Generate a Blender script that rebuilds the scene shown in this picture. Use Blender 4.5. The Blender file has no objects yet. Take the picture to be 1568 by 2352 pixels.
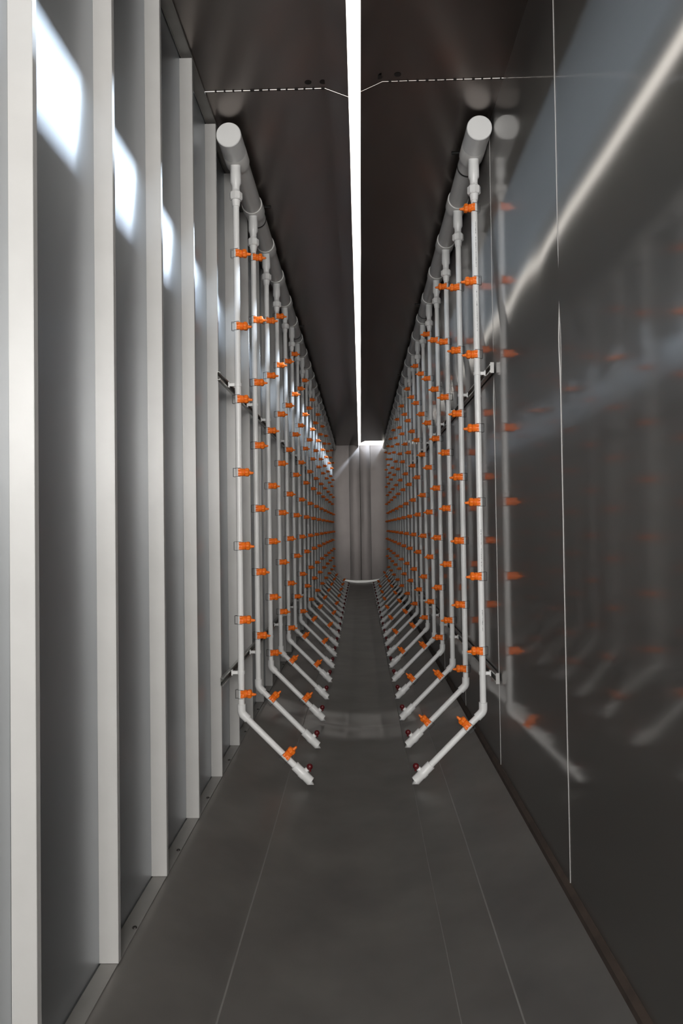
import bpy, bmesh, math, random
from mathutils import Vector, Matrix, noise
random.seed(7)
C = bpy.context.scene.collection
S = bpy.context.scene
EYE = 1.385                       # eye height above the drain line of the floor
def H(h): return h + EYE          # heights below were measured from the eye level

# ------------------------------------------------------------------ camera
cd = bpy.data.cameras.new('camera'); cam = bpy.data.objects.new('camera', cd); C.objects.link(cam)
F, VX, VY, ROLL = 1700.0, 828.0, 1211.0, 0.0145
d = Vector((VX - 784, -(VY - 1176), -F)).normalized()
u = Vector((-math.sin(ROLL), math.cos(ROLL), 0)); u = (u - d * u.dot(d)).normalized()
xx = d.cross(u)
R = Matrix((xx, d, u))            # rows: world axes in camera space = camera axes in world as columns
cam.matrix_world = Matrix.Translation((0, 0, EYE)) @ R.to_4x4()
cd.sensor_fit = 'VERTICAL'; cd.sensor_height = 36.0; cd.sensor_width = 24.0
cd.lens = F / 2352 * 36.0; cd.clip_start = 0.05; cd.clip_end = 200
S.camera = cam
# ------------------------------------------------------------------ light
S.view_settings.view_transform = 'Standard'; S.view_settings.look = 'None'
S.view_settings.exposure = 0.0; S.view_settings.gamma = 1.0; S.view_settings.use_curve_mapping = False
w = bpy.data.worlds.new('sky'); S.world = w; w.use_nodes = True
bg = w.node_tree.nodes['Background']; bg.inputs[0].default_value = (1.0, 0.955, 0.88, 1); bg.inputs[1].default_value = 3.2
def area(name, loc, target, sx, sy, power, col, spread=math.pi):
    l = bpy.data.lights.new(name, 'AREA'); l.shape = 'RECTANGLE'; l.size = sx; l.size_y = sy
    l.energy = power; l.color = col; l.spread = spread
    o = bpy.data.objects.new(name, l); C.objects.link(o)
    o.location = loc
    o.rotation_euler = (Vector(target) - Vector(loc)).to_track_quat('-Z', 'Y').to_euler()
    return o
# daylight from the open entrance behind the viewer
area('entrance_daylight', (-0.01, -2.19, H(0.84)), (-0.01, 5, H(0.60)), 1.15, 1.2, 148, (1.0, 0.985, 0.96))
# bright strip of sky high on the right, seen from inside only through the roof slit
sl = area('sky_daylight', (1.62, 8.3, H(2.03) + 1.90), (0.0, 8.3, H(2.03)), 0.32, 14.6, 1550, (0.72, 0.85, 1.0))
sl.rotation_euler = (0, math.atan2(1.62, 1.90), 0)
sr = area('sky_daylight', (-1.78, 7.2, H(2.03) + 1.75), (0.0, 7.2, H(2.03)), 0.80, 16.6, 330, (0.62, 0.80, 1.0))
sr.rotation_euler = (0, -math.atan2(1.78, 1.75), 0)
# ------------------------------------------------------------------ materials
def mat(name, base, rough=0.4, metal=0.0, spec=0.5, var=0.0, scale=4.0, rvar=0.0, bump=0.0, bscale=3.0, stretch=(1, 1, 1),
        aniso=0.0, arot=0.0, dual=None, gloss=None, edge=0.62):
    m = bpy.data.materials.new(name); m.use_nodes = True
    nt = m.node_tree; p = nt.nodes['Principled BSDF']; L = nt.links.new
    p.inputs['Base Color'].default_value = (*base, 1); p.inputs['Roughness'].default_value = rough
    p.inputs['Metallic'].default_value = metal; p.inputs['Specular IOR Level'].default_value = spec
    tc = nt.nodes.new('ShaderNodeTexCoord'); mp = nt.nodes.new('ShaderNodeMapping'); mp.inputs['Scale'].default_value = stretch
    L(tc.outputs['Object'], mp.inputs['Vector'])
    def nz(sc, det=4):
        n = nt.nodes.new('ShaderNodeTexNoise'); n.inputs['Scale'].default_value = sc; n.inputs['Detail'].default_value = det
        L(mp.outputs[0], n.inputs['Vector']); return n
    if var:
        n = nz(scale); r = nt.nodes.new('ShaderNodeMapRange')
        r.inputs['From Min'].default_value = 0.2; r.inputs['From Max'].default_value = 0.8
        r.inputs['To Min'].default_value = 1 - var; r.inputs['To Max'].default_value = 1 + var
        L(n.outputs['Fac'], r.inputs['Value'])
        mx = nt.nodes.new('ShaderNodeVectorMath'); mx.operation = 'SCALE'; mx.inputs[0].default_value = base
        L(r.outputs[0], mx.inputs['Scale']); L(mx.outputs[0], p.inputs['Base Color'])
    if rvar:
        n = nz(scale * 0.7); r = nt.nodes.new('ShaderNodeMapRange')
        r.inputs['From Min'].default_value = 0.2; r.inputs['From Max'].default_value = 0.8
        r.inputs['To Min'].default_value = rough - rvar; r.inputs['To Max'].default_value = rough + rvar
        L(n.outputs['Fac'], r.inputs['Value']); L(r.outputs[0], p.inputs['Roughness'])
    if bump:
        n = nz(bscale, 2); b = nt.nodes.new('ShaderNodeBump'); b.inputs['Strength'].default_value = 1.0
        b.inputs['Distance'].default_value = bump
        L(n.outputs['Fac'], b.inputs['Height']); L(b.outputs[0], p.inputs['Normal'])
    if metal == 1.0 and edge: p.inputs['Specular Tint'].default_value = (edge, edge, edge, 1)
    if dual:                                   # a second, much rougher or smoother coat of the same finish
        p2 = nt.nodes.new('ShaderNodeBsdfPrincipled'); p2.inputs['Metallic'].default_value = metal; p2.inputs['Specular Tint'].default_value = (edge, edge, edge, 1)
        p2.inputs['Base Color'].default_value = (*base, 1); p2.inputs['Roughness'].default_value = dual[0]
        ms = nt.nodes.new('ShaderNodeMixShader'); ms.inputs[0].default_value = dual[1]
        L(p.outputs[0], ms.inputs[1]); L(p2.outputs[0], ms.inputs[2]); L(ms.outputs[0], nt.nodes['Material Output'].inputs[0])
    if gloss:                                  # a polished band across the sheet, between two distances along y
        g0, g1, gr = gloss; sx = nt.nodes.new('ShaderNodeSeparateXYZ'); L(tc.outputs['Object'], sx.inputs[0])
        r = nt.nodes.new('ShaderNodeMapRange'); r.interpolation_type = 'SMOOTHSTEP'
        cr = nt.nodes.new('ShaderNodeMath'); cr.operation = 'SUBTRACT'; cr.inputs[1].default_value = (g0 + g1) / 2; L(sx.outputs[1], cr.inputs[0])
        ab = nt.nodes.new('ShaderNodeMath'); ab.operation = 'ABSOLUTE'; L(cr.outputs[0], ab.inputs[0])
        r.inputs['From Min'].default_value = (g1 - g0) * 0.3; r.inputs['From Max'].default_value = (g1 - g0) * 0.5
        r.inputs['To Min'].default_value = gr; r.inputs['To Max'].default_value = rough
        L(ab.outputs[0], r.inputs['Value']); L(r.outputs[0], p.inputs['Roughness'])
    if aniso:
        p.inputs['Anisotropic'].default_value = aniso; p.inputs['Anisotropic Rotation'].default_value = arot
        t = nt.nodes.new('ShaderNodeTangent'); t.direction_type = 'UV_MAP'; L(t.outputs[0], p.inputs['Tangent'])
    return m
M = dict(
    right=mat('brushed_mirror_steel', (0.54, 0.525, 0.515), 0.075, 1.0, var=0.05, scale=2.0, aniso=0.55, dual=(0.40, 0.48), edge=0.75),
    left=mat('satin_sheet_steel', (0.50, 0.525, 0.55), 0.32, 1.0, var=0.05, scale=2.0, dual=(0.52, 0.55), edge=0.9),
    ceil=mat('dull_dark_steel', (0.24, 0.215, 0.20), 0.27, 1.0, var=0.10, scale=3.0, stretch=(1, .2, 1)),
    floor=mat('worn_floor_steel', (0.20, 0.19, 0.178), 0.45, 0.75, var=0.22, scale=3.0, bump=0.006, bscale=2.2, gloss=(4.8, 5.65, 0.30)),
    back=mat('end_sheet_steel', (0.17, 0.155, 0.15), 0.34, 1.0, var=0.12, scale=1.5),
    stud=mat('pale_galvanised_steel', (0.49, 0.483, 0.47), 0.36, 0.15, var=0.05, scale=9.0),
    sheet_edge=mat('cut_sheet_edge', (0.42, 0.41, 0.40), 0.5, 0.2, var=0.1, scale=9.0),
    track=mat('dull_track_steel', (0.26, 0.25, 0.235), 0.45, 0.4, var=0.12, scale=9.0),
    strut=mat('strut_steel', (0.62, 0.62, 0.60), 0.30, 1.0, var=0.06, scale=9.0),
    pvc=mat('white_plastic', (0.86, 0.86, 0.85), 0.34, 0.0, var=0.02, scale=5.0),
    shaded_pvc=mat('shaded_white_plastic', (0.70, 0.69, 0.67), 0.36, 0.0, var=0.03, scale=5.0),  # white plastic with the shade under the headers put into the colour
    orange=mat('orange_plastic', (1.0, 0.205, 0.012), 0.42, 0.0, var=0.03, scale=40.0),
    red=mat('dark_red_plastic', (0.11, 0.003, 0.006), 0.40, 0.0, var=0.03, scale=40.0),
    wire=mat('spring_wire', (0.10, 0.10, 0.10), 0.40, 0.6, var=0.03, scale=40.0),
    black=mat('black_rubber', (0.02, 0.02, 0.02), 0.6, 0.0, var=0.03, scale=40.0),
    rust=mat('dark_rusty_seam', (0.045, 0.030, 0.022), 0.85, 0.0, var=0.35, scale=14.0),
    scorch=mat('weld_scorch', (0.025, 0.020, 0.018), 0.6, 0.3, var=0.2, scale=40.0),
    ink=mat('pipe_ink', (0.10, 0.10, 0.11), 0.6, 0.0, var=0.2, scale=60.0),
)
# ------------------------------------------------------------------ mesh helpers
def obj(name, bm, m, parent=None, smooth=True, ang=0.6):
    me = bpy.data.meshes.new(name)
    bmesh.ops.recalc_face_normals(bm, faces=bm.faces)
    bm.to_mesh(me); bm.free(); me.materials.append(m)
    if smooth:
        me.polygons.foreach_set('use_smooth', [True] * len(me.polygons)); me.set_sharp_from_angle(angle=ang)
    o = bpy.data.objects.new(name, me); C.objects.link(o)
    if parent: o.parent = parent
    return o
def tag(o, label, cat, group=None):
    o['label'] = label; o['category'] = cat
    if group: o['group'] = group
    return o
def thing(name, label, cat, loc, group=None, rz=0):
    o = bpy.data.objects.new(name, None); C.objects.link(o); o.empty_display_size = 0.1
    o.location = loc; o.rotation_euler = (0, 0, rz)
    return tag(o, label, cat, group)
def box(bm, x0, x1, y0, y1, z0, z1):
    v = [bm.verts.new((x, y, z)) for x in (x0, x1) for y in (y0, y1) for z in (z0, z1)]
    for f in ((0, 1, 3, 2), (4, 6, 7, 5), (0, 4, 5, 1), (2, 3, 7, 6), (0, 2, 6, 4), (1, 5, 7, 3)):
        bm.faces.new([v[i] for i in f])
def sweep(bm, pts, radii, n=16, caps=True):
    """tube along points; consecutive equal points make a step in radius"""
    pts = [Vector(p) for p in pts]; N = len(pts); tang = []
    for i in range(N):
        a = b = None
        for j in range(i - 1, -1, -1):
            if (pts[i] - pts[j]).length > 1e-6: a = (pts[i] - pts[j]).normalized(); break
        for j in range(i + 1, N):
            if (pts[j] - pts[i]).length > 1e-6: b = (pts[j] - pts[i]).normalized(); break
        tang.append(((a or b) + (b or a)).normalized())
    t = tang[0]; ref = Vector((0, 1, 0)) if abs(t.y) < 0.9 else Vector((1, 0, 0))
    nrm = (ref - t * ref.dot(t)).normalized(); rings = []
    for i in range(N):
        t = tang[i]; nrm = (nrm - t * nrm.dot(t)).normalized(); bi = t.cross(nrm)
        k = radii[i] if isinstance(radii, (list, tuple)) else radii
        rings.append([bm.verts.new(pts[i] + (nrm * math.cos(2 * math.pi * j / n) + bi * math.sin(2 * math.pi * j / n)) * k) for j in range(n)])
    for a, b in zip(rings, rings[1:]):
        for j in range(n): bm.faces.new((a[j], a[(j + 1) % n], b[(j + 1) % n], b[j]))
    if caps: bm.faces.new(rings[0]); bm.faces.new(rings[-1])
def lathe(bm, prof, o, ax, n=16):
    """prof = [(distance along axis, radius)]"""
    o = Vector(o); ax = Vector(ax).normalized()
    sweep(bm, [o + ax * a for a, _ in prof], [r for _, r in prof], n)
def profile_y(bm, pts, y0, y1):
    """closed x-z outline swept along y"""
    a = [bm.verts.new((x, y0, z)) for x, z in pts]; b = [bm.verts.new((x, y1, z)) for x, z in pts]; n = len(pts)
    for i in range(n): bm.faces.new((a[i], a[(i + 1) % n], b[(i + 1) % n], b[i]))
    bm.faces.new(a); bm.faces.new(b)
def struct(name, bm, m, smooth=False, parent=None):
    o = obj(name, bm, m, parent, smooth)
    if not parent: o['kind'] = 'structure'
    return o
ORD = ('first second third fourth fifth sixth seventh eighth ninth tenth eleventh twelfth thirteenth fourteenth fifteenth sixteenth '
       'seventeenth eighteenth nineteenth twentieth twenty-first twenty-second twenty-third twenty-fourth twenty-fifth twenty-sixth '
       'twenty-seventh twenty-eighth twenty-ninth thirtieth thirty-first thirty-second thirty-third thirty-fourth').split()
# ------------------------------------------------------------------ the shell
YN, YF = -2.2, 18.7               # entrance end, far end
XR, XL, XS = 0.693, -0.758, -0.705  # right wall, left wall sheet, front of the studs
ZC = H(2.075)
FX = [(0, 0.0), (0.12, 0.0), (0.26, 0.018), (0.42, 0.050), (0.70, 0.150), (0.9, 0.150)]
def floor_z(x):
    a = abs(x)
    for (p, q), (r_, t_) in zip(FX, FX[1:]):
        if a <= r_: return q + (t_ - q) * (a - p) / (r_ - p)
    return 0.15
# floor: dished steel sheets with shallow lengthwise creases
YC = []; y = YN
while y < YF + 0.2:
    YC.append(y); y += 0.025 if 4.5 < y < 6.0 else 0.14
YC.append(YF + 0.2); bm = bmesh.new(); ny = len(YC) - 1; g = []
def floor_h(x, y):
    z = floor_z(x) + 0.004 * noise.noise(Vector((x * 3.0, y * 0.7, 3.1))) * (1 - min(1, abs(x) / 0.66) ** 6)
    z += 0.0055 * noise.noise(Vector((x * 4.5, y * 5.5, 6.3))) * math.exp(-((y - 5.2) / 0.32) ** 2) * (1 - min(1, abs(x) / 0.66) ** 6)
    return z - (0.003 if y > 5.2 else 0)
XC = sorted(set([round(-0.80 + 0.02 * i, 3) for i in range(77)] + [q * p for p in (0.12, 0.26, 0.42) for q in (-1, 1)])); nx = len(XC) - 1
for j in range(ny + 1):
    y = YC[j]; row = []
    for i in range(nx + 1):
        x = XC[i]; z = floor_h(x, y)
        row.append(bm.verts.new((x, y, z)))
    g.append(row)
for j in range(ny):
    for i in range(nx): bm.faces.new((g[j][i], g[j][i + 1], g[j + 1][i + 1], g[j + 1][i]))
fl = obj('floor', bm, M['floor'], None, True, 0.6); fl['kind'] = 'structure'
for x, wd in ((0.425, 0.004), (-0.41, 0.004), (0.255, 0.003)):  # thin lighter strips imitate the highlight along the floor creases
    bm = bmesh.new(); rows = []
    for j in range(0, 150):
        y = 0.6 + 0.12 * j; xo = x + 0.006 * noise.noise(Vector((y * 0.8, x * 9, 0))); z0 = floor_h(xo, y)
        rows.append([bm.verts.new((xo - wd, y, z0 - 0.001)), bm.verts.new((xo, y, z0 + 0.0016)), bm.verts.new((xo + wd, y, z0 - 0.001))])
    for a, b in zip(rows, rows[1:]):
        for i in range(2): bm.faces.new((a[i], a[i + 1], b[i + 1], b[i]))
    obj('crease_highlight', bm, M['track'], fl, True)
# right wall: lapped mirror sheets, each slightly buckled
bm = bmesh.new(); uvl = bm.loops.layers.uv.new('UVMap')
seams = [YN, -1.15, 0.08, 1.31, 2.55, 3.80, 5.04, 6.28, 7.52, 8.76, 10.0, 11.24, 12.48, 13.72, 14.96, 16.2, 17.44, YF]
def buckle(y, z, k, t):
    v = 0.0016 * noise.noise(Vector((y * 1.1, z * 1.2, 7.7))) + 0.0008 * noise.noise(Vector((y * 2.6, z * 2.9, 3.3)))
    v += -0.05 * (z - H(0.72)) * math.exp(-((z - H(0.72)) / 0.14) ** 2) * math.exp(-(t / 0.11) ** 2)
    return v
lips = bmesh.new()
for k in range(len(seams) - 1):
    y0, y1 = seams[k], seams[k + 1]; nu, nv = 30, 90; g = []
    for j in range(nu + 1):
        t = j / nu; y = y0 + (y1 - y0) * t + (0.004 if j == nu else 0); row = []
        for i in range(nv + 1):
            z = H(-1.25) + (ZC - H(-1.25)) * i / nv
            row.append(bm.verts.new((XR - 0.0014 * (1 - t) - buckle(y, z, k, t), y, z)))
        g.append(row)
    for j in range(nu):
        for i in range(nv):
            f = bm.faces.new((g[j][i], g[j + 1][i], g[j + 1][i + 1], g[j][i + 1]))
            for l in f.loops: l[uvl].uv = (l.vert.co.y, l.vert.co.z)
    if k: 
        for i in range(nv):
            za, zb_ = (H(-1.23) + (ZC - H(-1.23)) * q / nv for q in (i, i + 1))
            xa, xb = (XR - 0.0014 - buckle(y0, q, k, 0) for q in (za, zb_))
            vs = [[lips.verts.new((xq - e, yq, zq)) for e, yq in ((0.0007, y0 - 0.0006), (-0.003, y0 - 0.0006), (-0.003, y0 + 0.0006), (0.0007, y0 + 0.0006))] for xq, zq in ((xa, za), (xb, zb_))]
            for q in range(4): lips.faces.new((vs[0][q], vs[0][(q + 1) % 4], vs[1][(q + 1) % 4], vs[1][q]))
box(bm, XR + 0.02, XR + 0.03, YN, YF, H(-1.3), ZC + 0.02)
wr = struct('wall_right', bm, M['right'], True)
bmesh.ops.remove_doubles(lips, verts=lips.verts, dist=1e-5)
obj('sheet_edge', lips, M['sheet_edge'], wr, False)
# left wall: plain sheet behind the studs
bm = bmesh.new(); nu, nv = 120, 20; g = []
for j in range(nu + 1):
    y = YN + (YF - YN) * j / nu; row = []
    for i in range(nv + 1):
        z = H(-1.24) + (ZC - H(-1.24)) * i / nv
        row.append(bm.verts.new((XL - 0.001 * noise.noise(Vector((y * 0.9, z * 0.8, 1.7))) - 0.0022, y, z)))
    g.append(row)
for j in range(nu):
    for i in range(nv): bm.faces.new((g[j][i], g[j][i + 1], g[j + 1][i + 1], g[j + 1][i]))
box(bm, XL - 0.03, XL - 0.02, YN, YF, H(-1.3), ZC + 0.02)
struct('wall_left', bm, M['left'], True)
# ceiling: sheets bent down towards an open slit, cross seam near the front
TH = 0.0012
def ceil_sheet(bm, side, y0, y1, xo, ys=0.0):
    if side < 0: pts = [(xo, ZC), (-0.140, ZC), (-0.028, H(2.03))]
    else: pts = [(xo, ZC), (0.132, ZC), (0.029, H(2.03))]
    n = max(2, int((y1 - y0) / 0.5))
    def jag(y): return 0.0025 * noise.noise(Vector((y * 1.7, side * 5.0, 0)))
    rows = []
    for j in range(n + 1):
        y = y0 + (y1 - y0) * j / n; lo = []; hi = []
        for q, (x, z) in enumerate(pts):
            dx = jag(y) if q == 2 else 0
            lo.append(bm.verts.new((x + dx, y, z))); hi.append(bm.verts.new((x + dx, y, z + TH)))
        rows.append(lo + hi[::-1])
    for a, b in zip(rows, rows[1:]):
        for i in range(6): bm.faces.new((a[i], a[(i + 1) % 6], b[(i + 1) % 6], b[i]))
    bm.faces.new(rows[0]); bm.faces.new(rows[-1])
bm = bmesh.new()
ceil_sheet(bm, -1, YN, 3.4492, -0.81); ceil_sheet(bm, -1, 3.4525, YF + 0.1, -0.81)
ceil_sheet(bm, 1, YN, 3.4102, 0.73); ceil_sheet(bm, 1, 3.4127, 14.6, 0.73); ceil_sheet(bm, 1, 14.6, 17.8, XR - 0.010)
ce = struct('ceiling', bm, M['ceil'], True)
for x, y in ((-0.215, 3.40), (-0.145, 3.40), (0.115, 3.36), (0.20, 3.36)):
    bm = bmesh.new(); r = 0.016
    lathe(bm, [(0, 0.001), (0, r), (0.0012, r * 0.9), (0.0012, 0.001)], (x, y, ZC - 0.0012 - (0.009 if abs(x) < 0.13 else 0)), (0, 0, 1), 14)
    obj('weld_scorch', bm, M['scorch'], ce)
bm = bmesh.new()
for i in range(14):
    x = -0.66 + 0.042 * i
    if x < -0.15: box(bm, x, x + 0.008 + 0.02 * random.random() * (1 if i > 3 else 0), 3.444, 3.456, ZC - 0.0035, ZC)
for i in range(13):
    x = 0.16 + 0.043 * i
    if x < 0.68: box(bm, x, x + 0.006 + 0.008 * random.random(), 3.406, 3.416, ZC - 0.0035, ZC)
obj('seam_weld', bm, M['scorch'], ce, False)
# far wall: folded sheets and a shiny bowed sill
bm = bmesh.new()
xs = [-0.80, -0.262, -0.258, -0.004, 0.004, 0.252, 0.258, 0.73]; zs = [0, 0, 0.010, 0.010, 0.016, 0.016, 0.004, 0.004]
top = H(2.075)
for (xa, xb, dz) in ((-0.80, -0.262, 0.0), (-0.268, 0.0, -0.014), (0.004, 0.258, -0.010), (0.252, 0.73, 0.0)):
    n = 8; g = []
    for i in range(n + 1):
        t = i / n; x = xa + (xb - xa) * t; row = []
        for j in range(25):
            z = -0.02 + (top + 0.02) * j / 24
            row.append(bm.verts.new((x, YF + dz - 0.006 * math.sin(math.pi * t) - 0.002 * noise.noise(Vector((x * 3, z * 1.6, 9))), z)))
        g.append(row)
    for i in range(n):
        for j in range(24): bm.faces.new((g[i][j], g[i + 1][j], g[i + 1][j + 1], g[i][j + 1]))
box(bm, -0.82, 0.75, YF + 0.04, YF + 0.05, -0.05, top)
wb = struct('wall_far', bm, M['back'], True)
for x, m_, w_ in ((-0.266, 'scorch', 0.007), (-0.256, 'stud', 0.003), (0.002, 'scorch', 0.012), (0.252, 'stud', 0.003), (0.261, 'scorch', 0.006)):
    bm = bmesh.new(); box(bm, x - w_ / 2, x + w_ / 2, YF - 0.024, YF + 0.03, 0.03, top - 0.01); obj('sheet_joint', bm, M[m_], wb, False)
bm = bmesh.new(); n = 24; a = []
for i in range(n + 1):
    x = -0.62 + 1.24 * i / n; zf = floor_z(x) - 0.004
    a.append([bm.verts.new(p) for p in ((x, YF - 0.02, zf + 0.004), (x, YF - 0.16, zf + 0.004), (x, YF - 0.16, zf + 0.05 * (1 - (x / 0.64) ** 2) + 0.012), (x, YF - 0.02, zf + 0.05 * (1 - (x / 0.64) ** 2) + 0.012))])
for p, q in zip(a, a[1:]):
    for i in range(4): bm.faces.new((p[i], p[(i + 1) % 4], q[(i + 1) % 4], q[i]))
bm.faces.new(a[0]); bm.faces.new(a[-1])
o = struct('trim_1', bm, M['strut'])
# dark rusty joint at the foot of the right wall
bm = bmesh.new()
profile_y(bm, [(XR + 0.002, H(-1.245)), (XR - 0.022, H(-1.245)), (XR - 0.019, H(-1.226)), (XR - 0.004, H(-1.214)), (XR + 0.002, H(-1.214))], YN, YF - 0.02)
struct('trim_2', bm, M['rust'])
# unseen wall added behind the viewer to block sky light, open around the lamp
bm = bmesh.new()
box(bm, -0.80, -0.60, YN - 0.03, YN, 0, ZC); box(bm, 0.58, 0.72, YN - 0.03, YN, 0, ZC)
box(bm, -0.60, 0.58, YN - 0.03, YN, -0.02, H(0.2)); box(bm, -0.60, 0.58, YN - 0.03, YN, H(1.45), ZC)
struct('wall_near_light_block', bm, M['back'])
# tracks that hold the studs
bm = bmesh.new(); zt = H(-1.236)
profile_y(bm, [(XL + 0.002, zt), (XS - 0.002, zt), (XS - 0.002, zt + 0.006), (XL + 0.002, zt + 0.006)], 0.9, YF - 0.03)
tag(obj('floor_track', bm, M['track'], None, False), 'long flat steel track on the floor under the studs of the left wall', 'metal track')
for i in range(30):
    y = 1.75 + 0.55 * i; bm = bmesh.new()
    lathe(bm, [(0, 0.001), (0, 0.008), (0.004, 0.006), (0.004, 0.001)], (XS - 0.012, y, zt + 0.006), (0, 0, 1), 8)
    obj('screw_head', bm, M['scorch'], bpy.data.objects['floor_track'])
bm = bmesh.new(); zc = ZC - 0.001
profile_y(bm, [(XL + 0.002, zc), (XL + 0.002, zc - 0.012), (XL + 0.004, zc - 0.012), (XL + 0.004, zc - 0.003), (XS - 0.004, zc - 0.003), (XS - 0.004, zc - 0.012), (XS - 0.002, zc - 0.012), (XS - 0.002, zc)], 0.9, YF - 0.03)
tag(obj('ceiling_track', bm, M['track'], None, False), 'long steel track under the ceiling along the top of the left wall studs', 'metal track')
# studs
def stud_mesh():
    bm = bmesh.new(); t = 0.002; z0, z1 = zt + 0.007, ZC - 0.022
    o = [(XL - 0.002, 0), (XS, 0), (XS, 0.022), (XS - 0.008, 0.022), (XS - 0.008, 0.022 - t), (XS - t, 0.022 - t), (XS - t, t), (XL - 0.002 + t, t), (XL - 0.002 + t, 0.022), (XL - 0.002, 0.022)]
    lo = [bm.verts.new((x, y, z0)) for x, y in o]; hi = [bm.verts.new((x, y, z1)) for x, y in o]; n = len(o)
    for i in range(n): bm.faces.new((lo[i], lo[(i + 1) % n], hi[(i + 1) % n], hi[i]))
    bm.faces.new(lo); bm.faces.new(hi)
    bmesh.ops.bevel(bm, geom=[e for e in bm.edges if abs((e.verts[0].co - e.verts[1].co).z) > 1 and abs(e.verts[0].co.x - XS) < 1e-4], offset=0.0009, segments=2, affect='EDGES')
    return bm
NS = 32
st0 = obj('wall_stud', stud_mesh(), M['stud'], None, True, 0.5)
for k in range(NS):
    o = st0 if k == 0 else st0.copy()
    if k: C.objects.link(o)
    o.location = (0, 1.585 + 0.526 * k, 0)
    tag(o, 'pale upright steel stud on the left wall, %s from the near end' % ORD[k], 'wall stud', 'upright studs along the left wall')
# ------------------------------------------------------------------ headers
RY, RP, NR = 3.90, 0.64, 21
HZ = H(1.997)
XLH, XRH = -0.640, 0.625
def header(x, side):
    t = thing('header_pipe', 'thick white capped header pipe under the ceiling, feeding the %s row of risers' % side, 'header pipe', (x, 3.69, HZ), 'header pipes under the ceiling')
    bm = bmesh.new(); sweep(bm, [(0, 0.06, 0), (0, YF - 3.69 - 0.25, 0)], 0.0575, 32); obj('pipe', bm, M['shaded_pvc'], t)
    bm = bmesh.new(); sweep(bm, [(0, 0, 0), (0, 0, 0), (0, 0.004, 0), (0, 0.165, 0), (0, 0.165, 0)], [0.058, 0.0605, 0.0635, 0.0635, 0.0575], 40); obj('end_cap', bm, M['pvc'], t)
    for k in range(NR):
        y = RY - 3.69 + RP * k; bm = bmesh.new()
        sweep(bm, [(0, y - 0.045, 0), (0, y - 0.045, 0), (0, y - 0.041, 0), (0, y + 0.075, 0), (0, y + 0.075, 0)], [0.057, 0.0628, 0.0645, 0.0645, 0.057], 32)
        obj('tee_sleeve', bm, M['shaded_pvc'], t)
    for y in ([0.40, 3.2, 6.4, 9.6, 12.8] if side == 'right' else [1.03, 3.85, 7.0, 10.2, 13.4]):
        bm = bmesh.new(); sweep(bm, [(0, y - 0.006, 0), (0, y + 0.006, 0)], 0.0600, 32)
        box(bm, -0.012, 0.012, y - 0.005, y + 0.005, 0.055, ZC - HZ - 0.001)
        box(bm, (0.03 if side == 'left' else -0.09), (0.09 if side == 'left' else -0.03), y - 0.006, y + 0.006, ZC - HZ - 0.006, ZC - HZ - 0.001)
        obj('hanger_strap', bm, M['black'], t)
    return t
header(XLH, 'left'); header(XRH, 'right')
# ------------------------------------------------------------------ strut rails
def rail(x0, sgn, y0, z, label, wd):
    """slotted channel, web on the wall side, mouth to the room; sgn = direction of the room"""
    t = thing('strut_rail', label, 'strut rail', (x0, y0, z), 'horizontal strut rails behind the risers')
    hh, th = 0.0205, 0.002
    o = [(0, -hh), (wd, -hh), (wd, -hh + 0.008), (wd - th, -hh + 0.008), (wd - th, -hh + th), (th, -hh + th), (th, hh - th), (wd - th, hh - th), (wd - th, hh - 0.008), (wd, hh - 0.008), (wd, hh), (0, hh)]
    bm = bmesh.new(); profile_y(bm, [(x * sgn, q) for x, q in o], 0, YF - y0 - 0.4)
    obj('channel', bm, M['strut'], t, False)
    if sgn < 0:
        bm = bmesh.new(); box(bm, -0.019, -0.0005, -0.006, -0.0005, -0.027, 0.027); obj('end_plate', bm, M['stud'], t, False)
    return t
rail(XS + 0.0005, 1, 3.66, H(0.765), 'upper steel strut rail across the left wall studs', 0.0145)
rail(XS + 0.0005, 1, 3.66, H(-0.755), 'lower steel strut rail across the left wall studs', 0.0145)
rail(XR - 0.006, -1, 3.76, H(0.800), 'upper steel strut rail on the mirror-like right wall', 0.020)
rail(XR - 0.006, -1, 3.76, H(-0.770), 'lower steel strut rail on the mirror-like right wall', 0.020)
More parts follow.
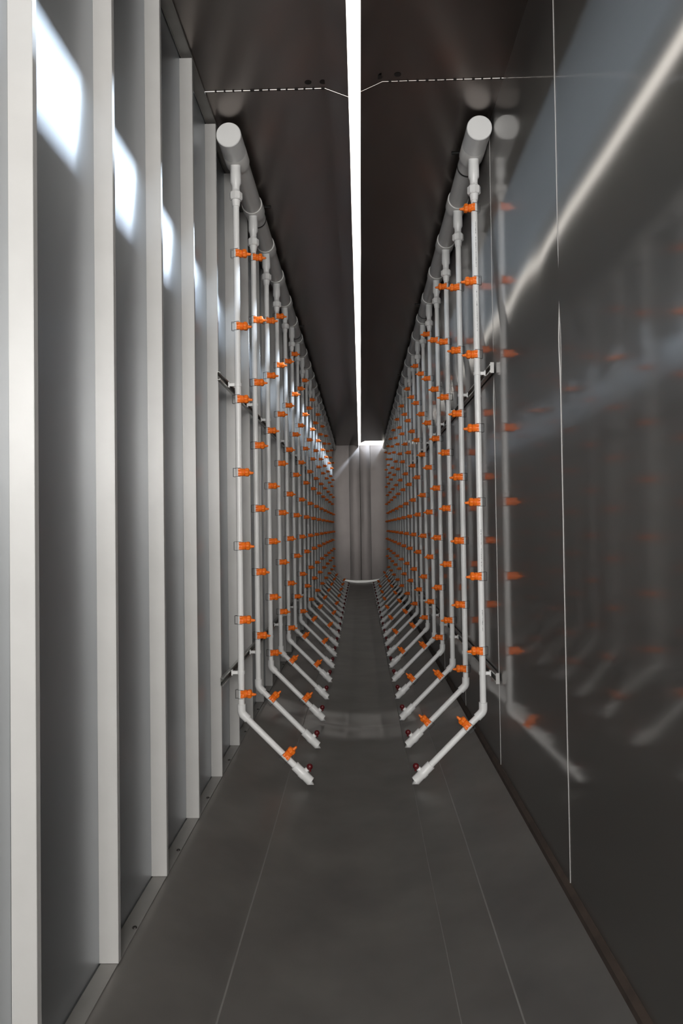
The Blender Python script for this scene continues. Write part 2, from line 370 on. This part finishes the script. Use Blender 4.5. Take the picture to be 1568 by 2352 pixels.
# ------------------------------------------------------------------ risers
PR = 0.0167
def nozzle_bm():
    """axis +x, pipe axis along z"""
    bm = bmesh.new()
    n = 16; ring = []                                   # saddle hugging the pipe, its mouth edges notched into two claws
    for i in range(n + 1):
        a = -math.pi / 2 * 1.04 + math.pi * 1.04 * i / n; c, q = math.cos(a), math.sin(a); e = min(1.0, max(0.0, (abs(a) - 0.55) / 0.5))
        ri, ro = PR + 0.0004, 0.0240; row = []
        for z, out in ((-0.0205, 0), (-0.0175, 1), (-0.0105, 1.04), (-0.0045, 1 - 0.0), (0, 0.9), (0.0045, 1), (0.0105, 1.04), (0.0175, 1), (0.0205, 0)):
            k = max(0.02, out * (1 - e * (1.0 if abs(z) < 0.006 else 0.25)))
            row.append(bm.verts.new((c * (ri + (ro - ri) * k), q * (ri + (ro - ri) * k), z)))
        for z in (0.019, -0.019): row.append(bm.verts.new((c * ri, q * ri, z)))
        ring.append(row)
    for p, q in zip(ring, ring[1:]):
        for i in range(11): bm.faces.new((p[i], p[(i + 1) % 11], q[(i + 1) % 11], q[i]))
    bm.faces.new(ring[0]); bm.faces.new(ring[-1])
    lathe(bm, [(0.0170, 0.0195), (0.022, 0.0205), (0.0300, 0.0210), (0.0315, 0.0190), (0.0315, 0.0165), (0.0345, 0.0165)], (0, 0, 0), (1, 0, 0), 18)
    # lobed swivel nut
    prof = [(0.0340, 0.86), (0.0365, 1.0), (0.0500, 1.0), (0.0540, 0.84), (0.0570, 0.50)]; n = 36; rings = []
    for x, k in prof:
        rings.append([bm.verts.new((x, 0.0222 * k * (1 + 0.075 * math.cos(6 * 2 * math.pi * j / n)) * math.cos(2 * math.pi * j / n), 0.0222 * k * (1 + 0.075 * math.cos(6 * 2 * math.pi * j / n)) * math.sin(2 * math.pi * j / n))) for j in range(n)])
    for p, q in zip(rings, rings[1:]):
        for j in range(n): bm.faces.new((p[j], p[(j + 1) % n], q[(j + 1) % n], q[j]))
    bm.faces.new(rings[0]); bm.faces.new(rings[-1])
    lathe(bm, [(0.0555, 0.0100), (0.0610, 0.0092), (0.0640, 0.0072), (0.0755, 0.0066), (0.0770, 0.0050), (0.0770, 0.0025), (0.0740, 0.0022)], (0, 0, 0), (1, 0, -0.06), 14)
    return bm
def clip_bm():
    bm = bmesh.new(); r = 0.001; zz = 0.0222
    for s in (-1, 1):
        pts = [(0.012, -0.0215, s * zz)] + [(0.0182 * math.cos(a), 0.0182 * math.sin(a), s * zz) for a in [math.radians(-100 - 10 * i) for i in range(6)]]
        pts += [(-0.030, -0.008, s * zz)]
        sweep(bm, pts, r, 6)
        pts = [(0.012, 0.0215, s * zz)] + [(0.0182 * math.cos(a), 0.0182 * math.sin(a), s * zz) for a in [math.radians(100 + 10 * i) for i in range(6)]]
        pts += [(-0.030, 0.008, s * zz)]
        sweep(bm, pts, r, 6)
    for q in (-1, 1): sweep(bm, [(-0.030, q * 0.008, -zz), (-0.030, q * 0.008, zz)], r, 6)
    return bm
def make_riser(kind):
    """stands in the x-z plane, sprays and bends towards +x; origin on the floor line under the header"""
    t = thing('spray_riser', 'x', 'spray riser', (0, 0, 0), 'spray risers')
    zb, L = H(-0.968), 0.508; D = Vector((1, 0, -1)).normalized(); P0 = Vector((0, 0, zb))
    zz = H(1.72)
    bm = bmesh.new(); sweep(bm, [(0, 0, zb + 0.035), (0, 0, zz + 0.01)], PR, 20)
    sweep(bm, [P0 + D * 0.035, P0 + D * (L - 0.10)], PR, 20)
    obj('pipe', bm, M['pvc'], t)
    bm = bmesh.new()
    lathe(bm, [(0, 0.0262), (0, 0.0278), (0.034, 0.0278), (0.036, 0.0288), (0.098, 0.0288), (0.112, 0.0215), (0.135, 0.0205), (0.135, 0.0180)], (0, 0, H(1.942)), (0, 0, -1), 24)
    obj('tee_outlet', bm, M['pvc'], t)
    bm = bmesh.new()
    lathe(bm, [(0, 0.0180), (0, 0.0205), (0.004, 0.0215), (0.018, 0.0300)], (0, 0, H(1.809)), (0, 0, -1), 20)
    lathe(bm, [(0.016, 0.0290), (0.018, 0.0350), (0.050, 0.0350), (0.056, 0.0300), (0.056, 0.02)], (0, 0, H(1.809)), (0, 0, -1), 8)
    lathe(bm, [(0.050, 0.0225), (0.070, 0.0225), (0.074, 0.0215), (0.090, 0.0195), (0.090, 0.0160)], (0, 0, H(1.809)), (0, 0, -1), 20)
    obj('union', bm, M['pvc'], t)
    # 45 degree elbow with socket ends
    bm = bmesh.new(); pts = [(0, 0, zb + 0.046), (0, 0, zb + 0.046), (0, 0, zb + 0.016)]
    rad = [PR, 0.0222, 0.0222]
    for i in range(1, 6):
        s = i / 6; a = Vector((0, 0, zb + 0.016)); b = P0 + D * 0.016
        pts.append(a * (1 - s) ** 2 + P0 * 2 * s * (1 - s) + b * s * s); rad.append(0.0222)
    pts += [P0 + D * 0.016, P0 + D * 0.046, P0 + D * 0.046]; rad += [0.0222, 0.0222, PR]
    sweep(bm, pts, rad, 22); obj('elbow', bm, M['pvc'], t)
    # drain valve at the low end
    bm = bmesh.new(); V = P0 + D * (L - 0.118); N = Vector((1, 0, 1)).normalized()
    lathe(bm, [(0, PR), (0, 0.0235), (0.001, 0.0245), (0.045, 0.0245), (0.050, 0.0272), (0.072, 0.0272), (0.078, 0.0245), (0.117, 0.0250), (0.118, 0.0240), (0.118, 0.0190), (0.100, 0.0185)], V, D, 24)
    lathe(bm, [(0.02, 0.014), (0.036, 0.0125), (0.036, 0.007)], V + D * 0.061, N, 14)
    v = obj('drain_valve', bm, M['pvc'], t)
    bm = bmesh.new(); K = V + D * 0.061 + N * 0.051
    bmesh.ops.create_uvsphere(bm, u_segments=16, v_segments=10, radius=1.0, matrix=Matrix.Translation(K) @ Matrix.Diagonal((0.0165, 0.0150, 0.0165, 1)))
    sweep(bm, [K - N * 0.014, K - N * 0.030 + D * 0.003], [0.006, 0.0055], 10)
    sweep(bm, [K + D * 0.006 - N * 0.006, K + D * 0.020 - N * 0.016], [0.0075, 0.0045], 10)
    h = obj('valve_handle', bm, M['red'], v)
    # stand-off clips
    for zc_ in (RAILZ[0], RAILZ[1]):
        bm = bmesh.new()
        lathe(bm, [(-0.0085, PR), (-0.0085, 0.0195), (0.0085, 0.0195), (0.0085, PR)], (0, 0, zc_), (0, 0, 1), 20)
        box(bm, -STAND, -0.017, -0.008, 0.008, zc_ - 0.008, zc_ + 0.008)
        box(bm, -STAND, -STAND + 0.006, -0.012, 0.012, zc_ - 0.014, zc_ + 0.014)
        obj('pipe_clip', bm, M['pvc'], t)
    hs, s = (1.680, 0.112) if kind == 'A' else (1.466, 0.325)
    for k in range(8):
        nz = bpy.data.objects.new('spray_nozzle', NOZ); C.objects.link(nz); nz.parent = t
        if k < 7: nz.location = (0, 0, H(hs - 0.389 * k)); nz.rotation_euler = (0, 0, 0)
        else: nz.location = P0 + D * s; nz.rotation_euler = (0, -math.pi / 4, 0)
        cl = bpy.data.objects.new('wire_clip', CLIP); C.objects.link(cl); cl.parent = nz
    return t
o = obj('spray_nozzle', nozzle_bm(), M['orange'], None, True, 0.7); NOZ = o.data; bpy.data.objects.remove(o)
o = obj('wire_clip', clip_bm(), M['wire']); CLIP = o.data; bpy.data.objects.remove(o)
def dup(root):
    r = root.copy(); C.objects.link(r)
    for ch in root.children:
        c = ch.copy(); C.objects.link(c); c.parent = r
        for g_ in ch.children:
            e = g_.copy(); C.objects.link(e); e.parent = c
    return r
protos = {}
for side, kinds in (('left', 'BA'), ('right', 'AB')):
    RAILZ = (H(0.765), H(-0.755)) if side == 'left' else (H(0.800), H(-0.770))
    STAND = (-XS - 0.0152) + XLH if side == 'left' else (XR - 0.0262) - XRH
    for kd in 'AB': protos[side + kd] = make_riser(kd)
    fresh = {'A': True, 'B': True}
    for k in range(NR):
        kd = kinds[k % 2]
        t = protos[side + kd] if fresh[kd] else dup(protos[side + kd]); fresh[kd] = False
        t.location = (XLH if side == 'left' else XRH, RY + RP * k, 0); t.rotation_euler = (0, 0, 0 if side == 'left' else math.pi)
        t['label'] = 'white plastic spray riser with orange nozzles in the %s row, %s from the near end' % (side, ORD[k])
        t['group'] = 'spray risers of the %s row' % side
        if side == 'right' and k == 0: front = t
# faint printed lettering along the nearest right riser
bm = bmesh.new(); random.seed(3)
def marks(z0, z1, step, wd):
    z = z0
    while z > z1:
        l = step * (0.3 + 0.5 * random.random()); a = math.pi / 2 + 0.12
        w_ = wd * (0.4 + 0.6 * random.random()); rr = PR + 0.0004
        a0, a1 = a - w_ / rr / 2, a + w_ / rr / 2
        vs = [bm.verts.new((math.cos(q) * rr, math.sin(q) * rr, zq)) for q, zq in ((a0, z), (a1, z), (a1, z - l), (a0, z - l))]
        bm.faces.new(vs); z -= step
for z0, z1 in ((1.60, 1.54), (1.52, 1.36), (1.24, 1.20), (1.18, 1.02), (-0.02, -0.10), (-0.12, -0.26), (-0.44, -0.55)): marks(H(z0), H(z1), 0.007, 0.0035)
obj('printed_lettering', bm, M['ink'], front, False)
